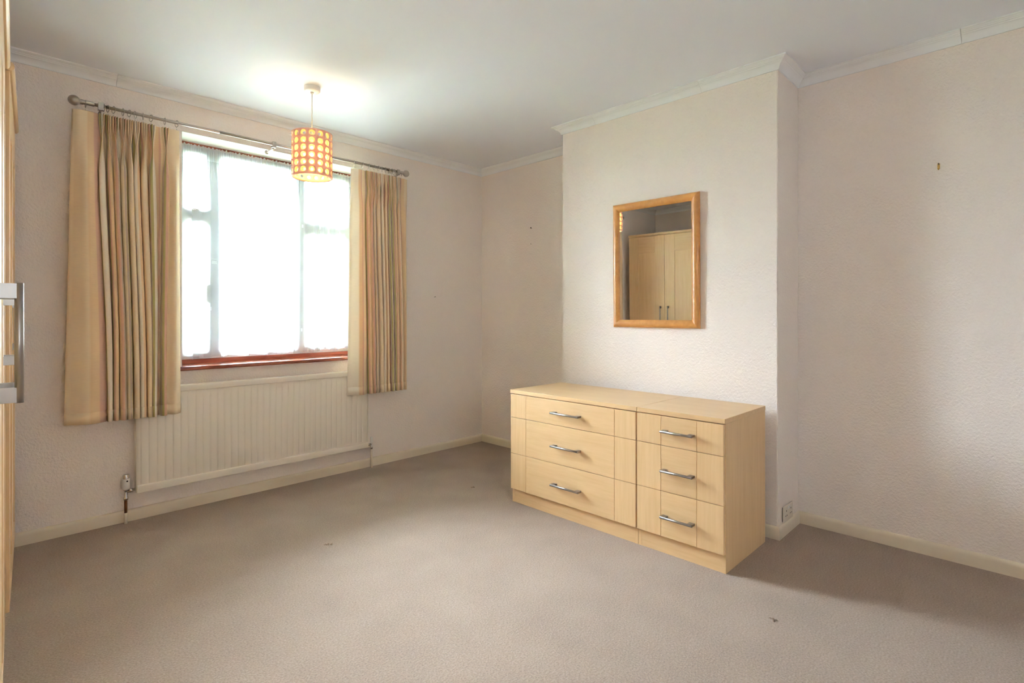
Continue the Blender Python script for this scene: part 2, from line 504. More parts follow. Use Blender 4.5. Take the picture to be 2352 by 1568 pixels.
box(b, FX0, FX0 + .022, y0, y1, 0.905, FZ1 - .028); box(b, FX1 - .022, FX1, y0, y1, 0.905, FZ1 - .028)
obj('subframe', b, M['mahogany'], win)
ux0, ux1, uz0, uz1 = FX0 + .022, FX1 - .022, 0.905, FZ1 - .028
MU1, MU2 = (1.132, 1.187), (1.715, 1.770)
fy0, fy1 = 3.99, 4.05
b = bmesh.new()
box(b, ux0, ux1, fy0, fy1, uz0, uz0 + .028); box(b, ux0, ux1, fy0, fy1, uz1 - .035, uz1)
box(b, ux0, ux0 + .02, fy0, fy1, uz0 + .028, uz1 - .035); box(b, ux1 - .02, ux1, fy0, fy1, uz0 + .028, uz1 - .035)
for m0, m1 in (MU1, MU2): box(b, m0, m1, fy0, fy1, uz0 + .028, uz1 - .035)
TZ0, TZ1 = 1.828, 1.880
box(b, ux0 + .02, MU1[0], fy0, fy1, TZ0, TZ1); box(b, MU2[1], ux1 - .02, fy0, fy1, TZ0, TZ1)
obj('frame', b, M['upvc'], win)
def casement(x0, x1, z0, z1, w=0.036, openable=True):
    y0 = 3.98 if openable else 3.995
    bb = bmesh.new()
    box(bb, x0, x1, y0, 4.04, z0, z0 + w); box(bb, x0, x1, y0, 4.04, z1 - w, z1)
    box(bb, x0, x0 + w, y0, 4.04, z0 + w, z1 - w); box(bb, x1 - w, x1, y0, 4.04, z0 + w, z1 - w)
    c = obj('casement', bb, M['upvc'], win)
    bb = bmesh.new(); box(bb, x0 + w, x1 - w, 4.010, 4.014, z0 + w, z1 - w)
    obj('pane', bb, M['glass'], c)
    return c
c1 = casement(ux0 + .012, MU1[0] + .008, uz0 + .02, TZ0 + .008)
bb = rbox(1.105, 1.125, 3.955, 3.98, 1.28, 1.40, .004); obj('window_handle', bb, M['white'], c1)
c2 = casement(ux0 + .012, MU1[0] + .008, TZ1 - .008, uz1 - .02)
bb = rbox(1.03, 1.07, 3.955, 3.98, 1.885, 1.90, .004); obj('window_handle', bb, M['white'], c2)
casement(MU1[1] - .004, MU2[0] + .004, uz0 + .024, uz1 - .03, 0.028, False)
c4 = casement(MU2[1] - .008, ux1 - .012, uz0 + .02, TZ0 + .008)
casement(MU2[1] - .008, ux1 - .012, TZ1 - .008, uz1 - .02)

fill_win = bpy.data.objects.new('fill_window', None); COL.objects.link(fill_win)  # unseen window, added so daylight fills the room from behind
fill_win['kind'] = 'structure'; fill_win['label'] = 'unseen frosted window added behind the camera for fill daylight'
b = bmesh.new(); w = .04
box(b, SX0, SX1, YS - .07, YS - .02, SZ0, SZ0 + w); box(b, SX0, SX1, YS - .07, YS - .02, SZ1 - w, SZ1)
box(b, SX0, SX0 + w, YS - .07, YS - .02, SZ0 + w, SZ1 - w); box(b, SX1 - w, SX1, YS - .07, YS - .02, SZ0 + w, SZ1 - w)
obj('frame', b, M['upvc'], fill_win)
b = bmesh.new(); box(b, SX0 + w, SX1 - w, YS - .048, YS - .044, SZ0 + w, SZ1 - w)
obj('pane', b, M['frosted'], fill_win)

# ------------------------------------------------------------------ curtain rail
rail_z, rail_y = 2.337, 3.652
root = thing('curtain_rail', 'slim metal curtain rail with ball finials above the window', 'curtain rail', (1.44, YW, rail_z))
b = bmesh.new(); tube(b, [(0.425, rail_y, rail_z), (1.47, rail_y, rail_z)], 0.0085, 16)
obj('rod', b, M['pewter'], root)
b = bmesh.new(); tube(b, [(1.10, rail_y, rail_z), (2.448, rail_y, rail_z)], 0.0098, 16)
obj('sleeve_rod', b, M['pewter'], root)
for x, s in ((0.425, -1), (2.448, 1)):
    b = bmesh.new()
    lathe(b, (x, rail_y, rail_z), [(0.0, s * 0.060)] + [(0.0265 * math.sin(k * PI / 12), s * (0.034 + 0.026 * math.cos(k * PI / 12))) for k in range(1, 11)]
          + [(0.008, s * 0.008), (0.013, s * 0.006), (0.013, -s * 0.004), (0.0115, -s * 0.006), (0.0115, -s * 0.05), (0.0085, -s * 0.052)], 24, 'x')
    obj('finial', b, M['pewter'], root)
for x in (0.505, 1.432, 2.405):
    b = bmesh.new()
    tube(b, [(x, YW - .002, rail_z - .028), (x, rail_y + .02, rail_z - .028), (x, rail_y + .004, rail_z - .022)], 0.006, 10)
    lathe(b, (x, YW, rail_z - .028), [(0.013, -0.0005), (0.013, -0.004), (0.008, -0.007)], 20, 'y')
    box(b, x - .012, x + .012, rail_y - .012, rail_y + .012, rail_z - .024, rail_z - .010)
    box(b, x - .012, x + .012, rail_y - .014, rail_y - .010, rail_z - .016, rail_z + .016)
    box(b, x - .012, x + .012, rail_y + .010, rail_y + .014, rail_z - .016, rail_z + .016)
    obj('bracket', b, M['pewter'], root)

# ------------------------------------------------------------------ curtains
def sm(x): x = max(0.0, min(1.0, x)); return x * x * (3 - 2 * x)
def lerp(a, b, t): return a + (b - a) * t

def make_curtain(name, label, xl_t, xl_b, xr_t, xr_b, pleats, ztop, zbot, flat_left, uv0, seed, mirror=False):
    rnd = random.Random(seed)
    y0 = 3.652
    n = len(pleats)
    pinch = 0.135
    # per-pleat variation
    var = [dict(d=rnd.uniform(.030, .044), w=rnd.uniform(.85, 1.12), lean=rnd.uniform(-.35, .35), ph=rnd.uniform(0, 6.28), back=rnd.uniform(.012, .026)) for _ in range(n)]
    hs = [0, .004, .03, .06, .09, .115, .13, .135, .14, .155, .18, .21, .25, .30, .36, .44, .55, .7, .85, 1.0, 1.15, 1.3, 1.42, 1.5, 1.56, 1.6, 1.622, 1.628, 1.66, ztop - zbot]
    rows = []; us = []
    for ri, h in enumerate(hs):
        t = h / (ztop - zbot)
        z = ztop - h
        xl = lerp(xl_t, xl_b, t); xr = lerp(xr_t, xr_b, t)
        fac = sm((h - pinch) / 0.17)                # 0 gathered, 1 open fold
        pts = []; u = uv0; ul = []
        def put(x, y): pts.append((x, y, z)); ul.append(u)
        px = []
        for i, (pt, pb) in enumerate(pleats):
            px.append(lerp(pt, pb, sm(t * 1.2)) + 0.004 * math.sin(var[i]['ph'] + 3 * t) * sm(t * 3))
        # left panel
        x_end = px[0] - 0.012
        K = 14
        wl = max(0.05, abs(pleats[0][0] - xl_t)) * 1.12
        for k in range(K):
            q = k / K
            bulge = -0.012 * math.sin(PI * q) * (1 if flat_left else .6) - 0.016 * fac * math.sin(PI * q) ** 2 + 0.010 * math.sin(2 * PI * q + .5) * fac
            hook = 0.012 * sm(1 - q * 4)
            put(lerp(xl, x_end, q), y0 + bulge + hook); u += wl / K
        for i in range(n):
            v = var[i]
            # pleat
            Q = 26
            if h <= pinch:
                g = (h / pinch) ** 1.2
                w = lerp(.042, .007, g)
            else: g = 1; w = lerp(.007, .022 * v['w'], sm((h - pinch) / .16))
            gap_r = (px[i + 1] - px[i]) if i < n - 1 else .05
            gap_l = (px[i] - px[i - 1]) if i > 0 else .05
            room = min(gap_l, gap_r)
            w = min(w, room * lerp(1.0, .8, g))
            A3 = lerp(.026, .030, g)
            for k in range(Q + 1):
                q = k / Q
                # three fingers
                fx = px[i] + w * (q - .5)
                fy = y0 + .004 - A3 * lerp(.5 - .5 * math.cos(6 * PI * q), math.sin(PI * q) ** .6, g * .7) * (0.8 + .2 * math.sin(PI * q))
                # open fold (omega)
                D = v['d'] * (0.75 + 0.25 * t)
                bl = min(.012, room * .22) * v['w']
                ox = px[i] + w * (q - .5) - bl * math.sin(2 * PI * q) + v['lean'] * D * math.sin(PI * q) * .55
                oy = y0 + .008 - D * math.sin(PI * q) ** .85 + v['back'] * (1 - math.sin(PI * q)) * .5
                put(lerp(fx, ox, fac), lerp(fy, oy, fac)); u += .145 / Q
            # gap to the next
            x0 = px[i] + w / 2
            if i < n - 1:
                wn_ = w
                x1 = px[i + 1] - min(wn_, (px[i + 1] - px[i]) * .8) / 2
                G = 6
                for k in range(1, G):
                    q = k / G
                    put(lerp(x0, x1, q), y0 + .004 + (.014 * g * (1 - fac) + lerp(.002, v['back'], fac)) * math.sin(PI * q) + .010 * fac * v['back'] / .02 * .5); u += .05 / G
            else:
                K2 = 14
                wr = max(.03, abs(xr_t - pleats[-1][0])) * 1.15
                for k in range(1, K2 + 1):
                    q = k / K2
                    put(lerp(x0, xr, q), y0 + .004 - .010 * math.sin(PI * q) * (1 + fac) + .008 * fac * math.sin(2.5 * PI * q)); u += wr / K2
        rows.append(pts); us.append(ul)
    nc = len(rows[0])
    # gentle hand-hung unevenness at the hem
    bm = bmesh.new(); uvl = bm.loops.layers.uv.new('UVMap')
    V = [[bm.verts.new(p) for p in r] for r in rows]
    for j in range(len(rows) - 1):
        for k in range(nc - 1):
            f = bm.faces.new((V[j][k], V[j + 1][k], V[j + 1][k + 1], V[j][k + 1])); f.smooth = True
            for lp, (jj, kk) in zip(f.loops, ((j, k), (j + 1, k), (j + 1, k + 1), (j, k + 1))):
                lp[uvl].uv = (us[jj][kk], rows[jj][kk][2])
    root = thing(name, label, 'curtain', ((xl_b + xr_b) / 2, y0, zbot), 0, 'lined pinch pleat curtains')
    cloth = obj('drape', bm, M['curtain'], root)
    md = cloth.modifiers.new('thick', 'SOLIDIFY'); md.thickness = 0.0022; md.offset = 0
    # hem band: a doubled turn-up along the bottom
    bm = bmesh.new(); uvl = bm.loops.layers.uv.new('UVMap')
    top_r = len(hs) - 3
    A = [bm.verts.new((p[0], p[1] - .0025, zbot + .062)) for p in rows[-1]]
    B = [bm.verts.new((p[0], p[1] - .0025, zbot + .0005)) for p in rows[-1]]
    for k in range(nc - 1):
        f = bm.faces.new((A[k], B[k], B[k + 1], A[k + 1])); f.smooth = True
        for lp, (kk, zz) in zip(f.loops, ((k, zbot + .062), (k, zbot), (k + 1, zbot), (k + 1, zbot + .062))):
            lp[uvl].uv = (us[-1][kk], zz)
    hem = obj('hem', bm, M['curtain'], root)
    md = hem.modifiers.new('thick', 'SOLIDIFY'); md.thickness = 0.0022; md.offset = 0
    return root

def lin(a, b, xs, x0, x1):
    return [(x, lerp(a, b, (x - x0) / (x1 - x0))) for x in xs]
pl_L = [0.508, 0.537, 0.569, 0.604, 0.637, 0.668, 0.702, 0.740, 0.808]
bt_L = [0.545, 0.575, 0.604, 0.634, 0.665, 0.697, 0.727, 0.757, 0.800]
pl_R = [2.128, 2.163, 2.194, 2.225, 2.256, 2.288, 2.318, 2.345, 2.372, 2.405]
bt_R = [2.150, 2.184, 2.217, 2.250, 2.283, 2.315, 2.345, 2.374, 2.402, 2.432]
make_curtain('curtain', 'cream striped pinch pleat curtain left of the window, hanging near the wardrobe', .384, .352, .880, .889,
             list(zip(pl_L, bt_L)), 2.292, 0.612, True, 0.02, 3)
make_curtain('curtain', 'cream striped pinch pleat curtain right of the window, nearer the chimney breast', 2.002, 1.975, 2.493, 2.487,
             list(zip(pl_R, bt_R)), 2.290, 0.596, True, 0.21, 11)

# rings: one thing each, sliding on the rod
ring_x = [0.440, 0.519, 0.537, 0.562, 0.605, 0.634, 0.662, 0.699, 0.738, 0.806, 0.867]
ring_x2 = [2.022, 2.092, 2.147, 2.191, 2.228, 2.261, 2.291, 2.324, 2.348, 2.368, 2.440]
rb = bmesh.new()
rr = 0.0185
tube(rb, [(0.35 * rr * math.cos(a) * .3, rr * math.cos(a), rr * math.sin(a)) for a in [2 * PI * k / 28 for k in range(28)]], 0.0018, 8, closed=True)
rme = bpy.data.meshes.new('ring'); rb.to_mesh(rme); rb.free(); rme.materials.append(M['pewter'])
hb = bmesh.new()
tube(hb, [(0, 0, -rr - .001), (0, .003, -rr - .006), (0, 0, -rr - .011), (0, -.003, -rr - .006)], 0.0012, 6, closed=True)
tube(hb, [(0, 0, -rr - .010), (0, 0.004, -rr - .020), (0, 0.006, -rr - .030)], 0.0011, 6)
hme = bpy.data.meshes.new('hook'); hb.to_mesh(hme); hb.free(); hme.materials.append(M['chrome'])
rnd = random.Random(5)
ORD = 'first second third fourth fifth sixth seventh eighth ninth tenth eleventh'.split()
for xs, lab, grp in ((ring_x, 'left', 'rings of the left curtain'),
                     (ring_x2, 'right', 'rings of the right curtain')):
    for k, x in enumerate(xs):
        o = bpy.data.objects.new('curtain_ring', rme); COL.objects.link(o)
        o.location = (x, rail_y, rail_z - rr + .0105 + .002)
        o.rotation_euler = (0, 0, rnd.uniform(-.45, .45))
        tag(o, 'thin metal curtain ring, %s from the left of those above the %s curtain' % (ORD[k], lab), 'curtain ring', grp)
        hk = bpy.data.objects.new('hook', hme); COL.objects.link(hk); hk.parent = o

# ------------------------------------------------------------------ sheer
def make_sheer():
    x0, x1, zt, zb, yb = 0.932, 2.188, 2.312, 0.925, 3.951
    rnd = random.Random(21)
    nx, nz = 620, 34
    # broad folds with random spacing, fine gathers near the top
    cuts = [0.0]
    while cuts[-1] < 1: cuts.append(cuts[-1] + rnd.choice((.018, .026, .035, .05, .065)) )
    cuts[-1] = 1.0
    amps = [rnd.uniform(.006, .017) for _ in cuts]
    over = [rnd.uniform(-.9, .9) for _ in cuts]
    fine = [rnd.uniform(0, 6.28) for _ in range(4)]
    def at(s, t):
        i = 0
        while i < len(cuts) - 2 and s > cuts[i + 1]: i += 1
        q = (s - cuts[i]) / max(1e-6, cuts[i + 1] - cuts[i])
        f = sm(t * 5 - .25)
        wide = cuts[i + 1] - cuts[i]
        y = -amps[i] * math.sin(PI * q) ** 2 * f * (1 if i % 2 else -1)
        x = over[i] * wide * .75 * math.sin(PI * q) ** 2 * f * (x1 - x0)
        g = (1 - sm(t * 7 - .3))
        y += g * (.0045 * math.sin(s * 560 + fine[0]) + .003 * math.sin(s * 890 + fine[1]))
        y += .004 * math.sin(s * 23 + t * 2.2 + fine[2]) * f
        x += .010 * math.sin(t * 2.4 + s * 9) * f * (s - .5)
        return x0 + s * (x1 - x0) + x, yb + y
    bm = bmesh.new(); uvl = bm.loops.layers.uv.new('UVMap')
    V = []
    hemj = [rnd.uniform(-.008, .010) for _ in range(40)]
    for j in range(nz + 1):
        t = (j / nz) ** 1.5
        r = []
        for k in range(nx + 1):
            s = k / nx
            x, y = at(s, t)
            c = s * 38; ci = int(c); hj = lerp(hemj[ci], hemj[ci + 1], sm(c - ci))
            z = lerp(zt, zb + hj - .020 * (1 - s) , t)
            if j == 0: z += .006 * math.sin(s * 330 + 1) * math.sin(s * 47)
            r.append(bm.verts.new((x, y, z)))
        V.append(r)
    W = 2.6   # cloth width
    for j in range(nz):
        for k in range(nx):
            f = bm.faces.new((V[j][k], V[j + 1][k], V[j + 1][k + 1], V[j][k + 1])); f.smooth = True
            for lp, (jj, kk) in zip(f.loops, ((j, k), (j + 1, k), (j + 1, k + 1), (j, k + 1))):
                lp[uvl].uv = (kk / nx * W, (1 - (jj / nz) ** 1.5) * 1.39)
    root = thing('net_curtain', 'sheer white net curtain with small woven squares, inside the window recess', 'net curtain', (1.56, yb, zb))
    obj('voile', bm, M['sheer'], root)
    b = bmesh.new(); tube(b, [(WX0 + .005, yb, zt - .010), (WX1 - .005, yb, zt - .010)], .003, 8)
    obj('wire', b, M['white'], root)
make_sheer()

# ------------------------------------------------------------------ radiator
RX0, RX1, RZ0, RZ1, RY = 0.680, 2.172, 0.170, 0.770, 3.705
root = thing('radiator', 'long cream panel radiator under the window', 'radiator', ((RX0 + RX1) / 2, YW, 0))
bm = bmesh.new()
pitch = (RX1 - RX0 - .03) / 36
xs = [(RX0, 0.0)]
x = RX0 + .015
prof_x = [(RX0, .006), (RX0 + .006, 0.0), (RX0 + .012, 0.0)]
for i in range(36):
    a = RX0 + .015 + i * pitch
    prof_x += [(a, .0), (a + .003, .0), (a + .0065, -.0055), (a + .010, -.006), (a + pitch * .5, -.0062), (a + pitch - .004, -.006), (a + pitch - .001, -.0045)]
prof_x += [(RX1 - .012, 0.0), (RX1 - .006, 0.0), (RX1, .006)]
zs = [(RZ0, 0), (RZ0 + .012, 0), (RZ0 + .044, 0), (RZ0 + .060, 1), (RZ1 - .075, 1), (RZ1 - .058, 0), (RZ1 - .004, 0)]
V = []
for z, k in zs:
    V.append([bm.verts.new((px_, RY + .0065 + (py_ * (1 if k else (1 if py_ > 0 else 0))), z)) for px_, py_ in prof_x])
for j in range(len(zs) - 1):
    for k in range(len(prof_x) - 1):
        f = bm.faces.new((V[j][k], V[j][k + 1], V[j + 1][k + 1], V[j + 1][k])); f.smooth = True
obj('front_panel', bm, M['rad'], root)
b = rbox(RX0 + .004, RX1 - .004, RY + .014, RY + .020, RZ0 + .004, RZ1 - .004, .001)
obj('water_panel', b, M['rad'], root)
b = rbox(RX0, RX1, RY - .006, RY + .012, RZ0 - .002, RZ0 + .042, .005, 3)
obj('bottom_rail', b, M['rad'], root, smooth=50)
b = bmesh.new()
b2 = rbox(RX0 - .003, RX1 + .003, RY - .006, RY + .058, RZ1 - .036, RZ1, .004, 3)
obj('top_cover', b2, M['rad'], root, smooth=50); b.free()
for x in (RX0 - .003, RX1 + .0005):
    b = rbox(x, x + .0025, RY + .004, RY + .056, RZ0, RZ1 - .034, .0005, 1)
    obj('side_panel', b, M['rad'], root)
for x in (RX0 + .25, RX1 - .25):
    for z in (RZ0 + .05, RZ1 - .12):
        b = rbox(x - .015, x + .015, RY + .020, YW + .001, z, z + .03, .002)
        obj('wall_bracket', b, M['rad'], root)
# thermostatic valve on the left
vx, vy = RX0 - .048, RY + .030
b = bmesh.new(); lathe(b, (vx, vy, 0), [(.0155, .196), (.0185, .200), (.0195, .212), (.0195, .252), (.0185, .258)], 24)
tv = obj('thermostatic_valve', b, M['white'], root, smooth=50)
b = bmesh.new(); lathe(b, (vx, vy, 0), [(.0165, .258), (.0165, .276), (.0150, .281), (.004, .282)], 24)
obj('cap', b, M['chrome'], tv, smooth=50)
b = bmesh.new(); lathe(b, (vx, vy, 0), [(.008, .178), (.008, .190), (.0145, .192), (.0145, .197)], 20)
obj('collar', b, M['chrome'], tv, smooth=50)
b = bmesh.new(); lathe(b, (vx + .003, vy - .0196, .246), [(.0045, -.0008), (.0045, .001)], 14, 'y')
obj('index_mark', b, M['dark'], tv)
b = bmesh.new()
lathe(b, (vx, vy, 0), [(.0105, .135), (.013, .138), (.013, .150), (.009, .153), (.009, .190)], 18)
tube(b, [(vx, vy, .180), (RX0 + .004, vy, .190)], .0075, 12)
lathe(b, (vx + .026, vy, .185), [(.0075, -.010), (.0115, -.009), (.0115, .008), (.0075, .009)], 6, 'x')
obj('valve_body', b, M['chrome'], root)
b = bmesh.new(); tube(b, [(vx, vy, .060), (vx, vy, .137)], .0078, 14)
obj('copper_pipe', b, M['copper'], root)
b = bmesh.new(); tube(b, [(vx, vy, -.001), (vx, vy, .062)], .0088, 14)
obj('painted_pipe', b, M['skirting'], root)
# lockshield valve on the right
lx = RX1 + .045
b = bmesh.new(); lathe(b, (lx, vy, 0), [(.010, .195), (.0115, .198), (.0105, .236), (.008, .241)], 18)
obj('lockshield_cap', b, M['white'], root, smooth=50)
b = bmesh.new(); lathe(b, (lx, vy, 0), [(.009, .145), (.011, .150), (.011, .165), (.008, .168), (.008, .197)], 16)
tube(b, [(lx, vy, .182), (RX1 - .004, vy, .186)], .0075, 12)
lathe(b, (lx - .026, vy, .184), [(.0075, -.009), (.0115, -.008), (.0115, .008), (.0075, .009)], 6, 'x')
obj('lockshield_valve', b, M['chrome'], root)
b = bmesh.new(); tube(b, [(lx + .002, vy, -.001), (lx, vy, .147)], .0085, 14)
obj('painted_pipe', b, M['skirting'], root)

# ------------------------------------------------------------------ handles
def handle_mesh(L, vertical=False):
    """D bar on two flat posts; local frame: fixed to the plane x = 0, standing out to -x, length along y"""
    bm = bmesh.new()
    r = .0062; st = .030
    tube(bm, [(-st, -L / 2 + .0015, 0), (-st, -L / 2, 0), (-st, L / 2, 0), (-st, L / 2 - .0015, 0)][1:3], r, 16)
    for s in (-1, 1):
        y1 = s * (L / 2 - .001); y0 = s * (L / 2 - .027)
        a, c = min(y0, y1), max(y0, y1)
        box(bm, -st, 0.0005, a, c, -.0052, .0052)
    bmesh.ops.recalc_face_normals(bm, faces=bm.faces[:])
    if vertical: bmesh.ops.rotate(bm, verts=bm.verts[:], cent=(0, 0, 0), matrix=Matrix.Rotation(PI / 2, 3, 'X'))
    me = bpy.data.meshes.new('handle'); bm.to_mesh(me); bm.free()
    me.materials.append(M['steel'])
    return me

# ------------------------------------------------------------------ chests of drawers
XF, XK, XBK = 2.436, 2.4555, 2.952
Zs = [(0.090, 0.315), (0.3175, 0.5435), (0.546, 0.691)]
def chest(label, y0, y1, g_hi, g_lo, hy, hl, left_end):
    root = thing('chest_of_drawers', label, 'chest of drawers', ((XK + XBK) / 2, (y0 + y1) / 2, 0))
    t = .018
    # carcass
    b = bmesh.new()
    box(b, XK, XBK, y0, y0 + t, 0, .694); box(b, XK, XBK, y1 - t, y1, 0, .694)
    box(b, XBK - .006, XBK, y0 + t, y1 - t, .05, .694); box(b, XK + .004, XBK - .006, y0 + t, y1 - t, .086, .100)
    box(b, XK + .003, XK + .02, y0 + t, y1 - t, .670, .694)
    obj('carcass', b, M['maple_v'], root)
    b = rbox(XK + .001, XK + .017, y0 + t, y1 - t, 0, .087, .0006, 1)
    obj('plinth', b, M['maple_h'], root)
    yt0 = y0 - (0.0 if left_end else .002); yt1 = y1 + (.008 if left_end else 0.0)
    b = rbox(XF + .004, XBK, yt0, yt1, .695, .718, .0012)
    obj('top', b, M['maple_h'], root)
    hm = handle_mesh(hl)
    for z0, z1 in Zs:
        ya, yb = y0 + .0025, y1 - .0025
        gd = .0012
        b = rbox(XF, XK - .001, g_lo + gd, g_hi - gd, z0, z1, .0012)
        box(b, XF + .002, XK - .001, g_lo - gd - .001, g_hi + gd + .001, z0 + .001, z1 - .001)
        d = obj('drawer', b, M['maple_h'], root)
        b = rbox(XF, XK - .001, ya, g_lo - gd, z0, z1, .0012); obj('stile', b, M['maple_v'], d)
        b = rbox(XF, XK - .001, g_hi + gd, yb, z0, z1, .0012); obj('stile', b, M['maple_v'], d)
        b = bmesh.new(); box(b, XK + .02, XBK - .03, y0 + .03, y1 - .03, z0 + .015, z1 - .02)
        obj('drawer_box', b, M['maple_h'], d)
        hz = z1 - .072 if z1 > .6 else z1 - .120
        h = bpy.data.objects.new('handle', hm); COL.objects.link(h); h.parent = d
        h.location = Vector((XF, hy, hz)) - root.location
        h['label'] = 'brushed steel bar handle'
    return root
chest('wide maple three-drawer chest nearer the window, under the mirror', 1.4965, 2.416, 2.281, 1.630, 1.955, .205, True)
chest('narrow maple three-drawer chest butted to the right end of the wide one', 1.034, 1.4935, 1.354, 1.166, 1.259, .168, False)

# ------------------------------------------------------------------ mirror
MYc, MZc, MW, MH = 1.7235, 1.519, .597, .806
root = thing('wall_mirror', 'rectangular wall mirror in an orange-brown wooden frame on the chimney breast', 'mirror', (XC - .002, MYc, MZc - MH / 2))
MIR = root
fw = .049
# moulding: (distance in from outer edge, standing out from the wall)
mp_ = [(0.0, 0.0), (0.0, .014), (.003, .019), (.009, .0235), (.018, .0255), (.028, .0245), (.037, .021), (.044, .016), (.049, .012), (.049, 0.0)]
corners = [(-1, -1), (1, -1), (1, 1), (-1, 1)]
for i in range(4):
    a, c = corners[i], corners[(i + 1) % 4]
    bm = bmesh.new()
    va = [bm.verts.new((-o, a[0] * (MW / 2 - d), a[1] * (MH / 2 - d) + MH / 2)) for d, o in mp_]
    vb = [bm.verts.new((-o, c[0] * (MW / 2 - d), c[1] * (MH / 2 - d) + MH / 2)) for d, o in mp_]
    n_ = len(mp_)
    for k in range(n_):
        bm.faces.new((va[k], va[(k + 1) % n_], vb[(k + 1) % n_], vb[k]))
    bm.faces.new(va[::-1]); bm.faces.new(vb)
    obj('frame_rail', bm, M['beech'], root, smooth=45, local=True)
bm = bmesh.new(); box(bm, -.0115, -.008, -(MW / 2 - fw + .001), MW / 2 - fw + .001, fw - .001, MH - fw + .001)
obj('mirror_glass', bm, M['mirror'], root, local=True)
bm = bmesh.new(); box(bm, -.0075, -.001, -(MW / 2 - fw), MW / 2 - fw, fw, MH - fw)
obj('back_board', bm, M['nail'], root, local=True)
# hung with its top leaning slightly off the wall
root.rotation_euler = (0, math.radians(-0.45), 0)

# ------------------------------------------------------------------ wardrobes
def wardrobe(label, p_near, p_far, zt=2.150, depth=.56, hz=1.150, cornice=True):
    """front face runs from p_near to p_far (plan); local y along the front, -x into the depth"""
    a, c = Vector(p_near), Vector(p_far)
    L = (c - a).length
    ang = math.atan2(-(c.x - a.x), c.y - a.y)
    root = thing('wardrobe', label, 'wardrobe', (a.x, a.y, 0), ang, 'fitted maple wardrobes along one wall')
    t = .018; dt = .020
    b = bmesh.new()
    box(b, -depth, -dt, 0.001, t, 0, zt - .03); box(b, -depth, -dt, L - t, L - .001, 0, zt - .03)
    box(b, -depth, -depth + .006, t, L - t, .06, zt - .03); box(b, -depth + .006, -dt - .002, t, L - t, .085, .10)
    box(b, -depth, -dt, t, L - t, zt - .05, zt - .03)
    obj('carcass', b, M['maple_v'], root, local=True)
    b = rbox(-.032, -.018, t, L - t, 0, .078, .0008, 1); obj('plinth', b, M['maple_h'], root, local=True)
    # moulded cornice
    b = bmesh.new()
    pr = [(-.02, zt - .034), (.006, zt - .034), (.012, zt - .028), (.0145, zt - .018), (.012, zt - .008), (.006, zt - .002), (-.02, zt)]
    va = [b.verts.new((x, .001, z)) for x, z in pr]; vb = [b.verts.new((x, L - .001, z)) for x, z in pr]
    for k in range(len(pr)): b.faces.new((va[k], va[(k + 1) % len(pr)], vb[(k + 1) % len(pr)], vb[k]))
    b.faces.new(va[::-1]); b.faces.new(vb)
    box(b, -depth, -.02, .001, L - .001, zt - .018, zt)
    obj('cornice', b, M['maple_h'], root, smooth=40, local=True)
    hm = handle_mesh(.21, True)
    dz0, dz1 = .082, zt - .037
    for i in range(2):
        y0 = .002 + i * L / 2; y1 = (i + 1) * L / 2 - .002
        sw = .125
        b = rbox(-dt, -.001, y0, y1, dz0, dz1, .0015)
        # recessed panel: slab behind, four rails in front
        b.free()
        b = bmesh.new()
        box(b, -dt + .001, -.008, y0 + sw - .002, y1 - sw + .002, dz0 + .10, dz1 - .195)
        d = obj('door', b, M['maple_v'], root, local=True)
        for (ya, yb) in ((y0, y0 + sw), (y1 - sw, y1)):
            b = rbox(-dt, 0, ya, yb, dz0, dz1, .0015); obj('stile', b, M['maple_v'], d, local=True)
        b = rbox(-dt, 0, y0 + sw + .0006, y1 - sw - .0006, dz0, dz0 + .105, .0012); obj('rail', b, M['maple_h'], d, local=True)
        b = rbox(-dt, 0, y0 + sw + .0006, y1 - sw - .0006, dz1 - .20, dz1, .0012); obj('rail', b, M['maple_h'], d, local=True)
        h = bpy.data.objects.new('handle', hm); COL.objects.link(h); h.parent = d
        h.rotation_euler = (0, 0, PI)
        h.location = (0, (y1 - .047) if i == 0 else (y0 + .047), hz)
        h['label'] = 'brushed steel bar handle'
    return root
wardrobe('maple two-door wardrobe nearest the window, end showing beside the curtain', (.1067, 2.752), (.164, 3.700))
wardrobe('maple two-door wardrobe between the other two', (.0545, 1.803), (.0949, 2.748))
wardrobe('maple two-door wardrobe nearest the camera, its steel handle at the left edge', (.0138, .853), (.0540, 1.799))

